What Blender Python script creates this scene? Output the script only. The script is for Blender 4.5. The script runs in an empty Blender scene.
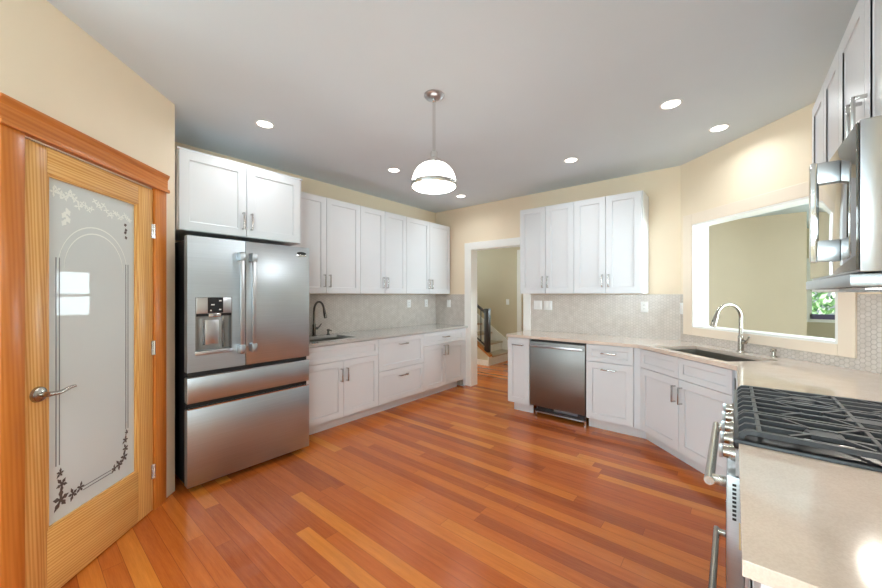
import bpy, bmesh, math, random
from mathutils import Vector, Matrix
random.seed(7)
C = bpy.context.scene.collection
R2 = 2 ** -0.5
PI = math.pi

# ------------------------------------------------------------------ camera, sky, lights, exposure
scene = bpy.context.scene
cam_d = bpy.data.cameras.new('camera')
cam = bpy.data.objects.new('camera', cam_d)
C.objects.link(cam)
cam.location = (3.7093, -4.3454, 1.3632)
cam.rotation_euler = (PI / 2, 0, 0.6914)
cam_d.sensor_fit = 'HORIZONTAL'
cam_d.sensor_width = 36.0
cam_d.lens = 36.0 * 354.08 / 882
cam_d.shift_y = 0.57 / 882
cam_d.clip_start = 0.02
cam_d.clip_end = 200
scene.camera = cam

world = bpy.data.worlds.new('world')
scene.world = world
world.use_nodes = True
wn = world.node_tree
bg = wn.nodes['Background']
sky = wn.nodes.new('ShaderNodeTexSky')
sky.sky_type = 'HOSEK_WILKIE'
sky.turbidity = 4.0
sky.ground_albedo = 0.4
sky.sun_direction = Vector((-0.3, -0.5, 0.8)).normalized()
wn.links.new(sky.outputs[0], bg.inputs[0])
bg.inputs[1].default_value = 2.4

sun_d = bpy.data.lights.new('sun', 'SUN')
sun_d.energy = 16.0
sun_d.angle = 0.02
sun_d.color = (1.0, 0.98, 0.93)
sun = bpy.data.objects.new('sun', sun_d)
C.objects.link(sun)
sun.rotation_euler = Vector((0.5, 0.3, -0.85)).to_track_quat('-Z', 'Y').to_euler()


def area(name, loc, direction, sx, sy, energy, color=(1, 1, 1)):
    """area lamp just outside a window; the family room windows are added for light"""
    d = bpy.data.lights.new(name, 'AREA')
    d.shape = 'RECTANGLE'
    d.size = sx
    d.size_y = sy
    d.energy = energy
    d.color = color
    o = bpy.data.objects.new(name, d)
    C.objects.link(o)
    o.location = loc
    o.rotation_euler = Vector(direction).to_track_quat('-Z', 'Y').to_euler()
    return o


DAY = (0.755, 0.90, 0.985)
BACKY = -8.2
for x_, e_ in ((-0.9, 90), (1.3, 108), (3.5, 108)):  # lamps at invented windows behind the camera, added to light the kitchen
    area('daylight_fill', (x_, BACKY - 0.25, 1.5), (0, 1, 0.1), 1.5, 1.5, e_, DAY)
area('daylight_fill', (-2.35, -6.3, 1.5), (1, 0, 0.2), 1.8, 1.5, 215, DAY)  # lamp at an invented left window, added for light
area('daylight_fill', (4.75, -6.2, 1.55), (-1, 0.35, 0.0), 2.2, 1.6, 115, DAY)  # fill lamp at an added right window, aimed at left run and fridge
area('daylight_fill', (7.45, -0.8, 1.5), (-1, 0.25, 0), 2.2, 1.6, 470, DAY)
area('daylight_fill', (0.76, 2.75, 1.4), (0, -1, 0), 0.6, 1.0, 50, DAY)
area('daylight_fill', (-3.45, 0.95, 1.6), (1, 0.15, 0), 1.0, 1.5, 130, DAY)
area('daylight_fill', (5.7, 6.1, 1.45), (0, -1, 0), 1.8, 1.3, 60, DAY)
REC_W = 2.7
PEND_W = 7.0

scene.view_settings.view_transform = 'Standard'
scene.view_settings.look = 'None'
scene.view_settings.exposure = 0.36
scene.view_settings.gamma = 1.0
scene.view_settings.use_curve_mapping = False
scene.cycles.max_bounces = 10
scene.cycles.diffuse_bounces = 6
scene.cycles.glossy_bounces = 5
scene.cycles.sample_clamp_indirect = 6.0
scene.cycles.caustics_reflective = False
scene.cycles.caustics_refractive = False


# ------------------------------------------------------------------ materials
def srgb(r, g, b):
    def f(c):
        c /= 255.0
        return c / 12.92 if c <= 0.04045 else ((c + 0.055) / 1.055) ** 2.4
    return (f(r), f(g), f(b), 1.0)


class NT:
    def __init__(s, name):
        s.m = bpy.data.materials.new(name)
        s.m.use_nodes = True
        s.t = s.m.node_tree
        s.p = s.t.nodes['Principled BSDF']

    def n(s, typ, **kw):
        nd = s.t.nodes.new(typ)
        for k, v in kw.items():
            setattr(nd, k, v)
        return nd

    def l(s, a, b):
        s.t.links.new(a, b)

    def put(s, sock, v):
        if isinstance(v, (int, float)):
            sock.default_value = v
        else:
            s.l(v, sock)

    def math(s, op, a, b=None, c=None):
        nd = s.n('ShaderNodeMath', operation=op)
        for i, v in enumerate((a, b, c)):
            if v is not None:
                s.put(nd.inputs[i], v)
        return nd.outputs[0]

    def ramp(s, fac, stops):
        nd = s.n('ShaderNodeValToRGB')
        el = nd.color_ramp.elements
        while len(el) < len(stops):
            el.new(0.5)
        for e, (pos, col) in zip(el, stops):
            e.position = pos
            e.color = col
        s.l(fac, nd.inputs[0])
        return nd.outputs[0]

    def mix(s, fac, a, b, blend='MIX'):
        nd = s.n('ShaderNodeMix', data_type='RGBA', blend_type=blend)
        s.put(nd.inputs[0], fac)
        for k, v in ((6, a), (7, b)):
            if isinstance(v, tuple):
                nd.inputs[k].default_value = v
            else:
                s.l(v, nd.inputs[k])
        return nd.outputs[2]

    def coord(s, kind='Object', scale=(1, 1, 1)):
        tc = s.n('ShaderNodeTexCoord')
        mp = s.n('ShaderNodeMapping')
        mp.inputs['Scale'].default_value = scale
        s.l(tc.outputs[kind], mp.inputs[0])
        return mp.outputs[0]

    def noise(s, vec, scale, detail=3, rough=0.5):
        nd = s.n('ShaderNodeTexNoise')
        nd.inputs['Scale'].default_value = scale
        nd.inputs['Detail'].default_value = detail
        nd.inputs['Roughness'].default_value = rough
        s.l(vec, nd.inputs['Vector'])
        return nd.outputs[0]

    def bump(s, h, strength, dist):
        nd = s.n('ShaderNodeBump')
        nd.inputs['Strength'].default_value = strength
        nd.inputs['Distance'].default_value = dist
        s.l(h, nd.inputs['Height'])
        s.l(nd.outputs[0], s.p.inputs['Normal'])

    def set(s, **kw):
        names = dict(color='Base Color', rough='Roughness', metal='Metallic', coat='Coat Weight', coatr='Coat Roughness',
                     trans='Transmission Weight', ior='IOR', aniso='Anisotropic', spec='Specular IOR Level',
                     emit='Emission Color', power='Emission Strength')
        for k, v in kw.items():
            s.put(s.p.inputs[names[k]], v) if not isinstance(v, tuple) else setattr(s.p.inputs[names[k]], 'default_value', v)
        return s


def paint(name, col, rough=0.5, var=0.03, bump=0.0):
    t = NT(name)
    v = t.coord()
    nz = t.noise(v, 2.5, 2)
    d = tuple(c * (1 - var) for c in col[:3]) + (1,)
    u = tuple(min(1, c * (1 + var)) for c in col[:3]) + (1,)
    t.l(t.ramp(nz, [(0.3, d), (0.7, u)]), t.p.inputs['Base Color'])
    t.set(rough=rough)
    if bump:
        t.bump(t.noise(v, 160, 2), bump, 0.002)
    return t.m


M = {}
M['wall'] = paint('wall_paint_cream', srgb(238, 221, 195), 0.7, 0.015, 0.05)
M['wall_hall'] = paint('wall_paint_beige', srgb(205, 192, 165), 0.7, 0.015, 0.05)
M['wall_dining'] = paint('wall_paint_pale_beige', srgb(222, 206, 184), 0.7, 0.015, 0.05)
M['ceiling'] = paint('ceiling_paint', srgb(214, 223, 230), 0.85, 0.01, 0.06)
M['trim'] = paint('white_trim_paint', srgb(242, 240, 235), 0.35, 0.01)
M['trim_cream'] = paint('cream_trim_boards', srgb(238, 222, 202), 0.35, 0.01)  # pass-through face boards, creamier than the white trim
M['cab'] = paint('cabinet_white_paint', srgb(222, 224, 227), 0.32, 0.012)
M['plate'] = paint('white_plastic', srgb(240, 240, 238), 0.3, 0.01)
M['dark'] = paint('black_plastic', srgb(22, 22, 24), 0.4, 0.05)
M['slot'] = paint('dark_recess', srgb(12, 12, 12), 0.7, 0.02)
M['iron'] = paint('cast_iron', srgb(62, 64, 68), 0.42, 0.1, 0.1)
M['label'] = paint('tan_paper', srgb(196, 172, 128), 0.6, 0.02)
M['railmetal'] = paint('dark_bronze_metal', srgb(52, 46, 44), 0.45, 0.05)
M['rail_outside'] = paint('dark_purple_sash', srgb(88, 78, 112), 0.4, 0.04)
M['lawn'] = paint('lawn_green', srgb(96, 130, 70), 0.9, 0.2)
M['bounce_floor'] = paint('pale_bounce_floor', srgb(205, 202, 196), 0.95, 0.05, 0.3)  # unseen floors, made pale to bounce neutral light
M['bark'] = paint('bark_brown', srgb(90, 72, 56), 0.9, 0.2)
M['outside_wall'] = paint('siding_grey', srgb(150, 148, 140), 0.8, 0.05)


def metal(name, col, rough, stretch=None, var=0.06):
    t = NT(name)
    t.set(metal=1.0, rough=rough, color=col, aniso=0.7 if stretch and stretch[2] == 240 else 0.0)
    if stretch:
        v = t.coord('Object', stretch)
        nz = t.noise(v, 1.0, 4, 0.6)
        lo = tuple(c * (1 - var) for c in col[:3]) + (1,)
        hi = tuple(min(1, c * (1 + var)) for c in col[:3]) + (1,)
        t.l(t.ramp(nz, [(0.3, lo), (0.7, hi)]), t.p.inputs['Base Color'])
        r = t.n('ShaderNodeMapRange')
        r.inputs[3].default_value = rough * 0.85
        r.inputs[4].default_value = rough * 1.2
        t.l(nz, r.inputs[0])
        t.l(r.outputs[0], t.p.inputs['Roughness'])
        t.bump(nz, 0.03, 0.001)
    return t.m


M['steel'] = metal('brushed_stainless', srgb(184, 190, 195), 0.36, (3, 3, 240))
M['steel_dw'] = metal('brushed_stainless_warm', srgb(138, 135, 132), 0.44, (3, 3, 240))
M['steel_h'] = metal('brushed_stainless_side', srgb(196, 198, 202), 0.3, (2, 2, 2), 0.02)
M['nickel'] = metal('satin_nickel', srgb(176, 170, 160), 0.24, (60, 60, 60), 0.03)
M['gunmetal'] = metal('gunmetal_nickel', srgb(120, 116, 110), 0.25, (60, 60, 60), 0.03)
M['chrome'] = metal('bright_chrome', srgb(220, 220, 220), 0.1)
M['pull'] = metal('pull_nickel', srgb(200, 198, 196), 0.24, (60, 60, 60), 0.03)
M['sinksteel'] = metal('sink_stainless', srgb(170, 166, 158), 0.32, (120, 4, 120))

# smoked mirror-like microwave glass
t = NT('smoked_glass')
nz = t.noise(t.coord(), 3, 2)
t.l(t.ramp(nz, [(0.3, srgb(70, 68, 62)), (0.7, srgb(76, 74, 68))]), t.p.inputs['Base Color'])
t.set(rough=0.04, coat=1.0, coatr=0.02, spec=1.0, metal=0.25)
M['smoked'] = t.m

# lamp glass and lit diffusers
t = NT('opal_glass_lit')
nz = t.noise(t.coord(), 4, 2)
t.l(t.ramp(nz, [(0.3, srgb(250, 248, 243)), (0.7, srgb(255, 253, 248))]), t.p.inputs['Base Color'])
t.set(rough=0.15, emit=(1.0, 0.96, 0.9, 1), power=4.5)
M['opal'] = t.m
t = NT('lamp_diffuser_lit')
nz = t.noise(t.coord(), 4, 2)
t.l(t.ramp(nz, [(0.3, srgb(250, 248, 243)), (0.7, srgb(255, 253, 248))]), t.p.inputs['Base Color'])
t.set(rough=0.4, emit=(1.0, 0.95, 0.88, 1), power=8.0)
M['lamp'] = t.m

# clear window glass (thin pane)
t = NT('window_glass')
tr = t.n('ShaderNodeBsdfTransparent')
gl = t.n('ShaderNodeBsdfGlossy')
gl.inputs['Roughness'].default_value = 0.01
fr = t.n('ShaderNodeFresnel')
nz = t.noise(t.coord(), 1.2, 2)
fr.inputs[0].default_value = 1.35
mx = t.n('ShaderNodeMixShader')
t.l(fr.outputs[0], mx.inputs[0])
t.l(tr.outputs[0], mx.inputs[1])
t.l(gl.outputs[0], mx.inputs[2])
tint = t.ramp(nz, [(0.3, (0.97, 0.99, 0.98, 1)), (0.7, (0.99, 1, 1, 1))])
t.l(tint, tr.inputs[0])
t.l(mx.outputs[0], t.t.nodes['Material Output'].inputs[0])
M['glass'] = t.m

# frosted glass of the pantry door
t = NT('frosted_glass')
v = t.coord()
nz = t.noise(v, 1.1, 2)
t.l(t.ramp(nz, [(0.3, srgb(214, 221, 220)), (0.7, srgb(220, 226, 223))]), t.p.inputs['Base Color'])
t.set(rough=0.55, coat=0.35, coatr=0.015, trans=0.1)
t.bump(t.noise(v, 500, 2), 0.05, 0.001)
M['frost'] = t.m
M['etch_clear'] = paint('etched_clear_dark', srgb(84, 72, 66), 0.3, 0.25)
M['etch_line'] = paint('etched_line_grey', srgb(120, 122, 124), 0.3, 0.05)
M['etch_pale'] = paint('etched_pale', srgb(246, 250, 244), 0.7, 0.03)

# quartz counters
def quartz(name, c0, c1, d0, d1):
    t = NT(name)
    v = t.coord()
    a = t.noise(v, 9, 6, 0.65)
    b = t.noise(v, 220, 2)
    col = t.ramp(a, [(0.3, c0), (0.7, c1)])
    col = t.mix(0.12, col, t.ramp(b, [(0.42, d0), (0.58, d1)]))
    t.l(col, t.p.inputs['Base Color'])
    t.set(rough=0.12, spec=0.6, coat=0.6, coatr=0.03)
    return t.m


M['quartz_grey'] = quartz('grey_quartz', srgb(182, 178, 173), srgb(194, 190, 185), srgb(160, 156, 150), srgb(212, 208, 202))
M['quartz'] = quartz('beige_quartz', srgb(218, 198, 182), srgb(228, 210, 195), srgb(186, 165, 148), srgb(238, 226, 214))

# hexagon mosaic
t = NT('hexagon_mosaic')
tc = t.n('ShaderNodeTexCoord')
sp = t.n('ShaderNodeSeparateXYZ')
t.l(tc.outputs['Object'], sp.inputs[0])
S = 1 / 0.03
px = t.math('MULTIPLY', sp.outputs[2], S)
py = t.math('MULTIPLY', sp.outputs[0], S)
RX, RY = 1.0, 3 ** 0.5


def cell(ox, oy):
    gx = t.math('SUBTRACT', t.math('FLOORED_MODULO', t.math('ADD', px, ox), RX), RX / 2)
    gy = t.math('SUBTRACT', t.math('FLOORED_MODULO', t.math('ADD', py, oy), RY), RY / 2)
    ax, ay = t.math('ABSOLUTE', gx), t.math('ABSOLUTE', gy)
    return t.math('MAXIMUM', ax, t.math('ADD', t.math('MULTIPLY', ax, 0.5), t.math('MULTIPLY', ay, 0.8660254)))


hd = t.math('MINIMUM', cell(50.0, 50 * RY), cell(50.5, 50.5 * RY))
tile = t.n('ShaderNodeMapRange', interpolation_type='SMOOTHSTEP')
tile.inputs[1].default_value = 0.47
tile.inputs[2].default_value = 0.40
t.l(hd, tile.inputs[0])
nz = t.noise(tc.outputs['Object'], 14, 2)
tcol = t.ramp(nz, [(0.35, srgb(205, 196, 187)), (0.65, srgb(218, 210, 202))])
t.l(t.mix(tile.outputs[0], srgb(182, 173, 163), tcol), t.p.inputs['Base Color'])
rr = t.n('ShaderNodeMapRange')
rr.inputs[3].default_value = 0.6
rr.inputs[4].default_value = 0.16
t.l(tile.outputs[0], rr.inputs[0])
t.l(rr.outputs[0], t.p.inputs['Roughness'])
dome = t.math('SUBTRACT', 1.0, t.math('MULTIPLY', hd, hd))
t.bump(t.math('ADD', t.math('MULTIPLY', tile.outputs[0], 0.5), t.math('MULTIPLY', dome, 0.5)), 0.5, 0.004)
M['hex'] = t.m

# cherry-coloured plank floor: boards run along x
t = NT('cherry_plank_floor')
tc = t.n('ShaderNodeTexCoord')
sp = t.n('ShaderNodeSeparateXYZ')
t.l(tc.outputs['Object'], sp.inputs[0])
PW, PL = 0.083, 1.45
rowf = t.math('DIVIDE', sp.outputs[1], PW)
row = t.math('FLOOR', rowf)
fy = t.math('SUBTRACT', rowf, row)
wn1 = t.n('ShaderNodeTexWhiteNoise', noise_dimensions='1D')
t.l(row, wn1.inputs['W'])
colf = t.math('ADD', t.math('DIVIDE', sp.outputs[0], PL), t.math('MULTIPLY', wn1.outputs['Value'], 9.0))
colc = t.math('FLOOR', colf)
fx = t.math('SUBTRACT', colf, colc)
cv = t.n('ShaderNodeCombineXYZ')
t.l(row, cv.inputs[0])
t.l(colc, cv.inputs[1])
wn2 = t.n('ShaderNodeTexWhiteNoise', noise_dimensions='2D')
t.l(cv.outputs[0], wn2.inputs['Vector'])
base = t.ramp(wn2.outputs['Value'], [(0.0, srgb(128, 52, 22)), (0.3, srgb(176, 82, 27)), (0.6, srgb(200, 104, 34)),
                                      (0.85, srgb(212, 120, 42)), (1.0, srgb(222, 138, 52))])
vadd = t.n('ShaderNodeVectorMath', operation='ADD')
t.l(tc.outputs['Object'], vadd.inputs[0])
sc2 = t.n('ShaderNodeVectorMath', operation='SCALE')
t.l(wn2.outputs['Color'], sc2.inputs[0])
sc2.inputs['Scale'].default_value = 20.0
t.l(sc2.outputs[0], vadd.inputs[1])
mp = t.n('ShaderNodeMapping')
mp.inputs['Scale'].default_value = (2.2, 42, 1)
t.l(vadd.outputs[0], mp.inputs[0])
g1 = t.noise(mp.outputs[0], 1.0, 6, 0.65)
g2 = t.noise(mp.outputs[0], 6.0, 3, 0.6)
col = t.mix(0.3, base, t.ramp(g1, [(0.3, srgb(146, 64, 24)), (0.7, srgb(218, 126, 54))]))
col = t.mix(0.1, col, t.ramp(g2, [(0.4, srgb(110, 46, 20)), (0.6, srgb(206, 116, 48))]))
ey = t.math('MINIMUM', fy, t.math('SUBTRACT', 1.0, fy))
ex = t.math('MULTIPLY', t.math('MINIMUM', fx, t.math('SUBTRACT', 1.0, fx)), PL / PW)
edge = t.n('ShaderNodeMapRange')
edge.inputs[1].default_value = 0.0
edge.inputs[2].default_value = 0.018
t.l(t.math('MINIMUM', ex, ey), edge.inputs[0])
col = t.mix(edge.outputs[0], srgb(112, 50, 24), col)
t.l(col, t.p.inputs['Base Color'])
rg = t.n('ShaderNodeMapRange')
rg.inputs[3].default_value = 0.24
rg.inputs[4].default_value = 0.27
t.l(g1, rg.inputs[0])
t.l(rg.outputs[0], t.p.inputs['Roughness'])
t.set(coat=0.22, coatr=0.06, spec=0.35)
t.bump(edge.outputs[0], 0.12, 0.001)
M['floor'] = t.m


def wood(name, c0, c1, c2, scale, rough=0.32, ring=0.5):
    """grain runs along the object's local axis with the small scale"""
    t = NT(name)
    v = t.coord('Object', scale)
    a = t.noise(v, 1.0, 5, 0.6)
    w = t.n('ShaderNodeTexWave', wave_type='BANDS', bands_direction='DIAGONAL')
    w.inputs['Scale'].default_value = 1.7
    w.inputs['Distortion'].default_value = 5.0
    w.inputs['Detail'].default_value = 2.0
    w.inputs['Detail Scale'].default_value = 0.6
    t.l(v, w.inputs['Vector'])
    col = t.ramp(a, [(0.25, c0), (0.5, c1), (0.8, c2)])
    col = t.mix(ring, col, t.ramp(w.outputs[1], [(0.2, c0), (0.75, c2)]))
    t.l(col, t.p.inputs['Base Color'])
    t.set(rough=rough, coat=0.08, coatr=0.15, spec=0.35)
    return t.m


F0, F1, F2 = srgb(198, 132, 62), srgb(222, 166, 92), srgb(238, 194, 124)
M['fir_v'] = wood('fir_vertical_grain', F0, F1, F2, (26, 26, 0.9), ring=0.45)
M['fir_h'] = wood('fir_horizontal_grain', F0, F1, F2, (0.9, 26, 26), ring=0.45)
K0, K1, K2 = srgb(184, 100, 32), srgb(204, 122, 48), srgb(218, 142, 68)
M['case_v'] = wood('casing_vertical_grain', K0, K1, K2, (20, 20, 0.8), ring=0.2)
M['case_h'] = wood('casing_horizontal_grain', K0, K1, K2, (0.8, 20, 20), ring=0.25)
M['tread'] = wood('tread_oak', srgb(170, 150, 126), srgb(190, 170, 146), srgb(206, 186, 162), (3, 30, 30), ring=0.2)
M['capwood'] = wood('stair_cap_wood', srgb(176, 104, 50), srgb(196, 126, 66), srgb(214, 148, 84), (3, 30, 30), ring=0.2)

t = NT('leaf_green')
gi = t.n('ShaderNodeTexCoord')
nz = t.noise(gi.outputs['Object'], 2.2, 4)
t.l(t.ramp(nz, [(0.3, srgb(110, 146, 116)), (0.5, srgb(160, 192, 150)), (0.72, srgb(206, 226, 190))]), t.p.inputs['Base Color'])
t.set(rough=0.6)
M['leaf'] = t.m


# ------------------------------------------------------------------ mesh helpers
class MB:
    def __init__(s):
        s.bm = bmesh.new()

    def _bev(s, verts, bevel, seg=2):
        if bevel > 0:
            edges = list({e for v in verts for e in v.link_edges})
            bmesh.ops.bevel(s.bm, geom=edges, offset=bevel, segments=seg, profile=0.5, affect='EDGES')

    def box(s, x0, x1, y0, y1, z0, z1, bevel=0.0, seg=2):
        m = Matrix.Translation(((x0 + x1) / 2, (y0 + y1) / 2, (z0 + z1) / 2)) @ Matrix.Diagonal((abs(x1 - x0), abs(y1 - y0), abs(z1 - z0), 1))
        r = bmesh.ops.create_cube(s.bm, size=1.0, matrix=m)
        s._bev(r['verts'], bevel, seg)
        return s

    def cyl(s, p0, p1, r0, r1=None, seg=20, caps=True):
        p0, p1 = Vector(p0), Vector(p1)
        d = p1 - p0
        q = d.to_track_quat('Z', 'Y').to_matrix().to_4x4()
        m = Matrix.Translation((p0 + p1) / 2) @ q
        bmesh.ops.create_cone(s.bm, cap_ends=caps, segments=seg, radius1=r0, radius2=r0 if r1 is None else r1, depth=d.length, matrix=m)
        return s

    def tube(s, pts, r, seg=14, caps=True, square=False):
        pts = [Vector(p) for p in pts]
        n = len(pts)
        rs = r if isinstance(r, (list, tuple)) else [r] * n
        rings = []
        tan0 = (pts[1] - pts[0]).normalized()
        up = Vector((0, 0, 1)) if abs(tan0.z) < 0.9 else Vector((1, 0, 0))
        nx = tan0.cross(up).normalized()
        k = 4 if square else seg
        for i, p in enumerate(pts):
            tg = (pts[min(i + 1, n - 1)] - pts[max(i - 1, 0)]).normalized()
            nx = (nx - tg * nx.dot(tg)).normalized()
            ny = tg.cross(nx)
            off = PI / 4 if square else 0
            rings.append([s.bm.verts.new(p + (nx * math.cos(off + 2 * PI * j / k) + ny * math.sin(off + 2 * PI * j / k)) * rs[i]) for j in range(k)])
        for a, b in zip(rings, rings[1:]):
            for j in range(k):
                s.bm.faces.new((a[j], a[(j + 1) % k], b[(j + 1) % k], b[j]))
        if caps:
            s.bm.faces.new(rings[0][::-1])
            s.bm.faces.new(rings[-1])
        return s

    def lathe(s, prof, center=(0, 0, 0), seg=40):
        cx, cy, cz = center
        rings = []
        for r, z in prof:
            if r < 1e-6:
                rings.append([s.bm.verts.new((cx, cy, cz + z))])
            else:
                rings.append([s.bm.verts.new((cx + r * math.cos(2 * PI * j / seg), cy + r * math.sin(2 * PI * j / seg), cz + z)) for j in range(seg)])
        for a, b in zip(rings, rings[1:]):
            for j in range(seg):
                k = (j + 1) % seg
                if len(a) == 1 and len(b) == 1:
                    continue
                if len(a) == 1:
                    s.bm.faces.new((a[0], b[j], b[k]))
                elif len(b) == 1:
                    s.bm.faces.new((a[j], a[k], b[0]))
                else:
                    s.bm.faces.new((a[j], a[k], b[k], b[j]))
        return s

    def prism(s, loop, z0, z1, holes=()):
        """loop in xy extruded from z0 to z1, with holes"""
        edges = []
        for lp in (loop,) + tuple(holes):
            vs = [s.bm.verts.new((x, y, z1)) for x, y in lp]
            edges += [s.bm.edges.new((vs[i], vs[(i + 1) % len(vs)])) for i in range(len(vs))]
        r = bmesh.ops.triangle_fill(s.bm, use_beauty=True, edges=edges)
        fs = [g for g in r['geom'] if isinstance(g, bmesh.types.BMFace)]
        e = bmesh.ops.extrude_face_region(s.bm, geom=fs)
        vs = [g for g in e['geom'] if isinstance(g, bmesh.types.BMVert)]
        for v in vs:
            v.co.z = z0
        return s

    def poly_xz(s, pts, y0, y1):
        """polygon in xz extruded along y"""
        a = [s.bm.verts.new((x, y0, z)) for x, z in pts]
        b = [s.bm.verts.new((x, y1, z)) for x, z in pts]
        n = len(pts)
        s.bm.faces.new(a)
        s.bm.faces.new(b[::-1])
        for i in range(n):
            s.bm.faces.new((a[i], b[i], b[(i + 1) % n], a[(i + 1) % n]))
        return s

    def poly_yz(s, pts, x0, x1):
        a = [s.bm.verts.new((x0, y, z)) for y, z in pts]
        b = [s.bm.verts.new((x1, y, z)) for y, z in pts]
        n = len(pts)
        s.bm.faces.new(a)
        s.bm.faces.new(b[::-1])
        for i in range(n):
            s.bm.faces.new((a[i], b[i], b[(i + 1) % n], a[(i + 1) % n]))
        return s

    def build(s, name, mat, parent=None, smooth=True):
        bmesh.ops.recalc_face_normals(s.bm, faces=s.bm.faces)
        me = bpy.data.meshes.new(name)
        s.bm.to_mesh(me)
        s.bm.free()
        me.materials.append(M[mat] if isinstance(mat, str) else mat)
        if smooth:
            me.shade_smooth()
            me.set_sharp_from_angle(angle=math.radians(32))
        o = bpy.data.objects.new(name, me)
        C.objects.link(o)
        if parent:
            o.parent = parent
        return o


def thing(name, label, cat, loc=(0, 0, 0), rz=0.0, group=None):
    o = bpy.data.objects.new(name, None)
    o.empty_display_size = 0.1
    C.objects.link(o)
    o.location = loc
    o.rotation_euler = (0, 0, rz)
    o['label'] = label
    o['category'] = cat
    if group:
        o['group'] = group
    return o


def tag(o, label, cat, group=None):
    o['label'] = label
    o['category'] = cat
    if group:
        o['group'] = group
    return o


def struct(o, label=None, cat=None):
    o['kind'] = 'structure'
    if label:
        o['label'] = label
        o['category'] = cat
    return o


def at(o, loc, rz=0.0):
    o.location = loc
    o.rotation_euler = (0, 0, rz)
    return o


# ------------------------------------------------------------------ geometry of the room
CEIL = 2.681
DC, DX = 2.3276, 4.384                     # diagonal wall offset, range wall x
CB = (DC / R2, 0.0)                        # corner window wall / diagonal wall
CD = (DX, DC / R2 - DX)                    # corner diagonal / range wall
LC = math.hypot(CD[0] - CB[0], CD[1] - CB[1])
ER = (0.717, -3.629)                       # right corner of the pantry wall
LE = 1.108                                 # length of the pantry wall
EN = (ER[0] + LE * R2, ER[1] - LE * R2)    # its near end
HK, TK = 0.898, 0.03                       # counter top height and thickness
UB, UT = 1.375, 2.409                      # wall cabinets

RA, RB, RC, RD, RE = PI / 2, 0.0, -PI / 4, -PI / 2, 3 * PI / 4


def pA(y, z=0):
    return (0.0, y, z)


def pB(x, z=0):
    return (x, 0.0, z)


def pC(u, z=0):
    return (CB[0] + u * R2, CB[1] - u * R2, z)


def pD(y, z=0):
    return (DX, y, z)


def pE(s, z=0):            # s measured from the right corner; local x runs towards that corner
    return (ER[0] + s * R2, ER[1] - s * R2, z)


# floor, ceiling
X0, X1, Y1 = -3.2, 7.3, 6.0
CY = -5.3
WT = 0.13                                  # wall thickness
struct(MB().box(X0, DX + WT, BACKY, CY, -0.12, 0.004).build('floor_family_room', 'bounce_floor', smooth=False), 'unseen pale floor behind the viewer, added to bounce neutral light', 'floor')
struct(MB().prism([(2.0, 0.06), (CB[0] + 0.02, 0.06), (DX + 0.06, CD[1] + 0.03), (DX + 0.06, -4.2), (X1, -4.2), (X1, Y1), (2.0, Y1)], 0.0, 0.004).build('floor_dining_room', 'bounce_floor', smooth=False), 'unseen pale dining room floor, added to bounce neutral light', 'floor')
struct(MB().box(X0, X1, CY, Y1, -0.12, 0.0).build('floor', 'floor', smooth=False), 'glossy reddish cherry plank floor running wall to wall', 'floor')
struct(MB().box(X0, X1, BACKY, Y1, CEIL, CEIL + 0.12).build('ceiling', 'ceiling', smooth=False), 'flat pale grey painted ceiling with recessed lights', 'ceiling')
# left wall (behind fridge and bar sink)
struct(MB().box(-WT, 0, -3.629, 0.0, 0, CEIL).build('wall_left', 'wall', smooth=False), 'cream wall behind the fridge and bar sink run', 'wall')
# far wall with the cased opening
DO0, DO1, DOH = 0.692, 1.560, 2.04
struct(MB().box(-WT, DO0, 0, WT, 0, CEIL).box(DO1, CB[0], 0, WT, 0, CEIL).box(DO0, DO1, 0, WT, DOH, CEIL).build('wall_back', 'wall', smooth=False),
       'cream wall with the cased opening to the stair hall', 'wall')
# diagonal wall with pass-through
PT0, PT1, PZ0, PZ1 = 0.163, 1.332, 1.045, 2.043
w = MB().box(0, PT0, 0, WT, 0, CEIL).box(PT1, LC, 0, WT, 0, CEIL).box(PT0, PT1, 0, WT, 0, PZ0).box(PT0, PT1, 0, WT, PZ1, CEIL)
struct(at(w.build('wall_diagonal', 'wall', smooth=False), pC(0), RC), 'cream angled wall above the main sink with a framed pass-through', 'wall')
# range wall
struct(MB().box(DX, DX + WT, -5.1, CD[1], 0, CEIL).box(DX, DX + WT, BACKY, -7.3, 0, CEIL).box(DX, DX + WT, -7.3, -5.1, 0, 0.75).box(DX, DX + WT, -7.3, -5.1, 2.35, CEIL).build('wall_right', 'wall', smooth=False), 'cream wall behind the range and microwave', 'wall')
# pantry walls
DS0, DS1, DSH = 0.228, 0.987, 2.028
w = MB().box(0, LE - DS1, 0, 0.11, 0, CEIL).box(LE - DS0, LE, 0, 0.11, 0, CEIL).box(LE - DS1, LE - DS0, 0, 0.11, DSH, CEIL)
struct(at(w.build('wall_pantry', 'wall', smooth=False), pE(LE), RE), 'cream angled pantry wall around the wooden door', 'wall')
struct(MB().box(-WT, ER[0] - 0.01, -3.74, -3.629, 0, CEIL).build('wall_fridge_side', 'wall', smooth=False))
struct(MB().box(X0, EN[0] - 0.0, EN[1] - 0.11, EN[1], 0, CEIL).build('wall_pantry_side', 'wall', smooth=False))
struct(MB().box(-1.25, -1.14, EN[1], -3.63, 0, CEIL).build('wall_pantry_rear', 'wall', smooth=False))


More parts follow.
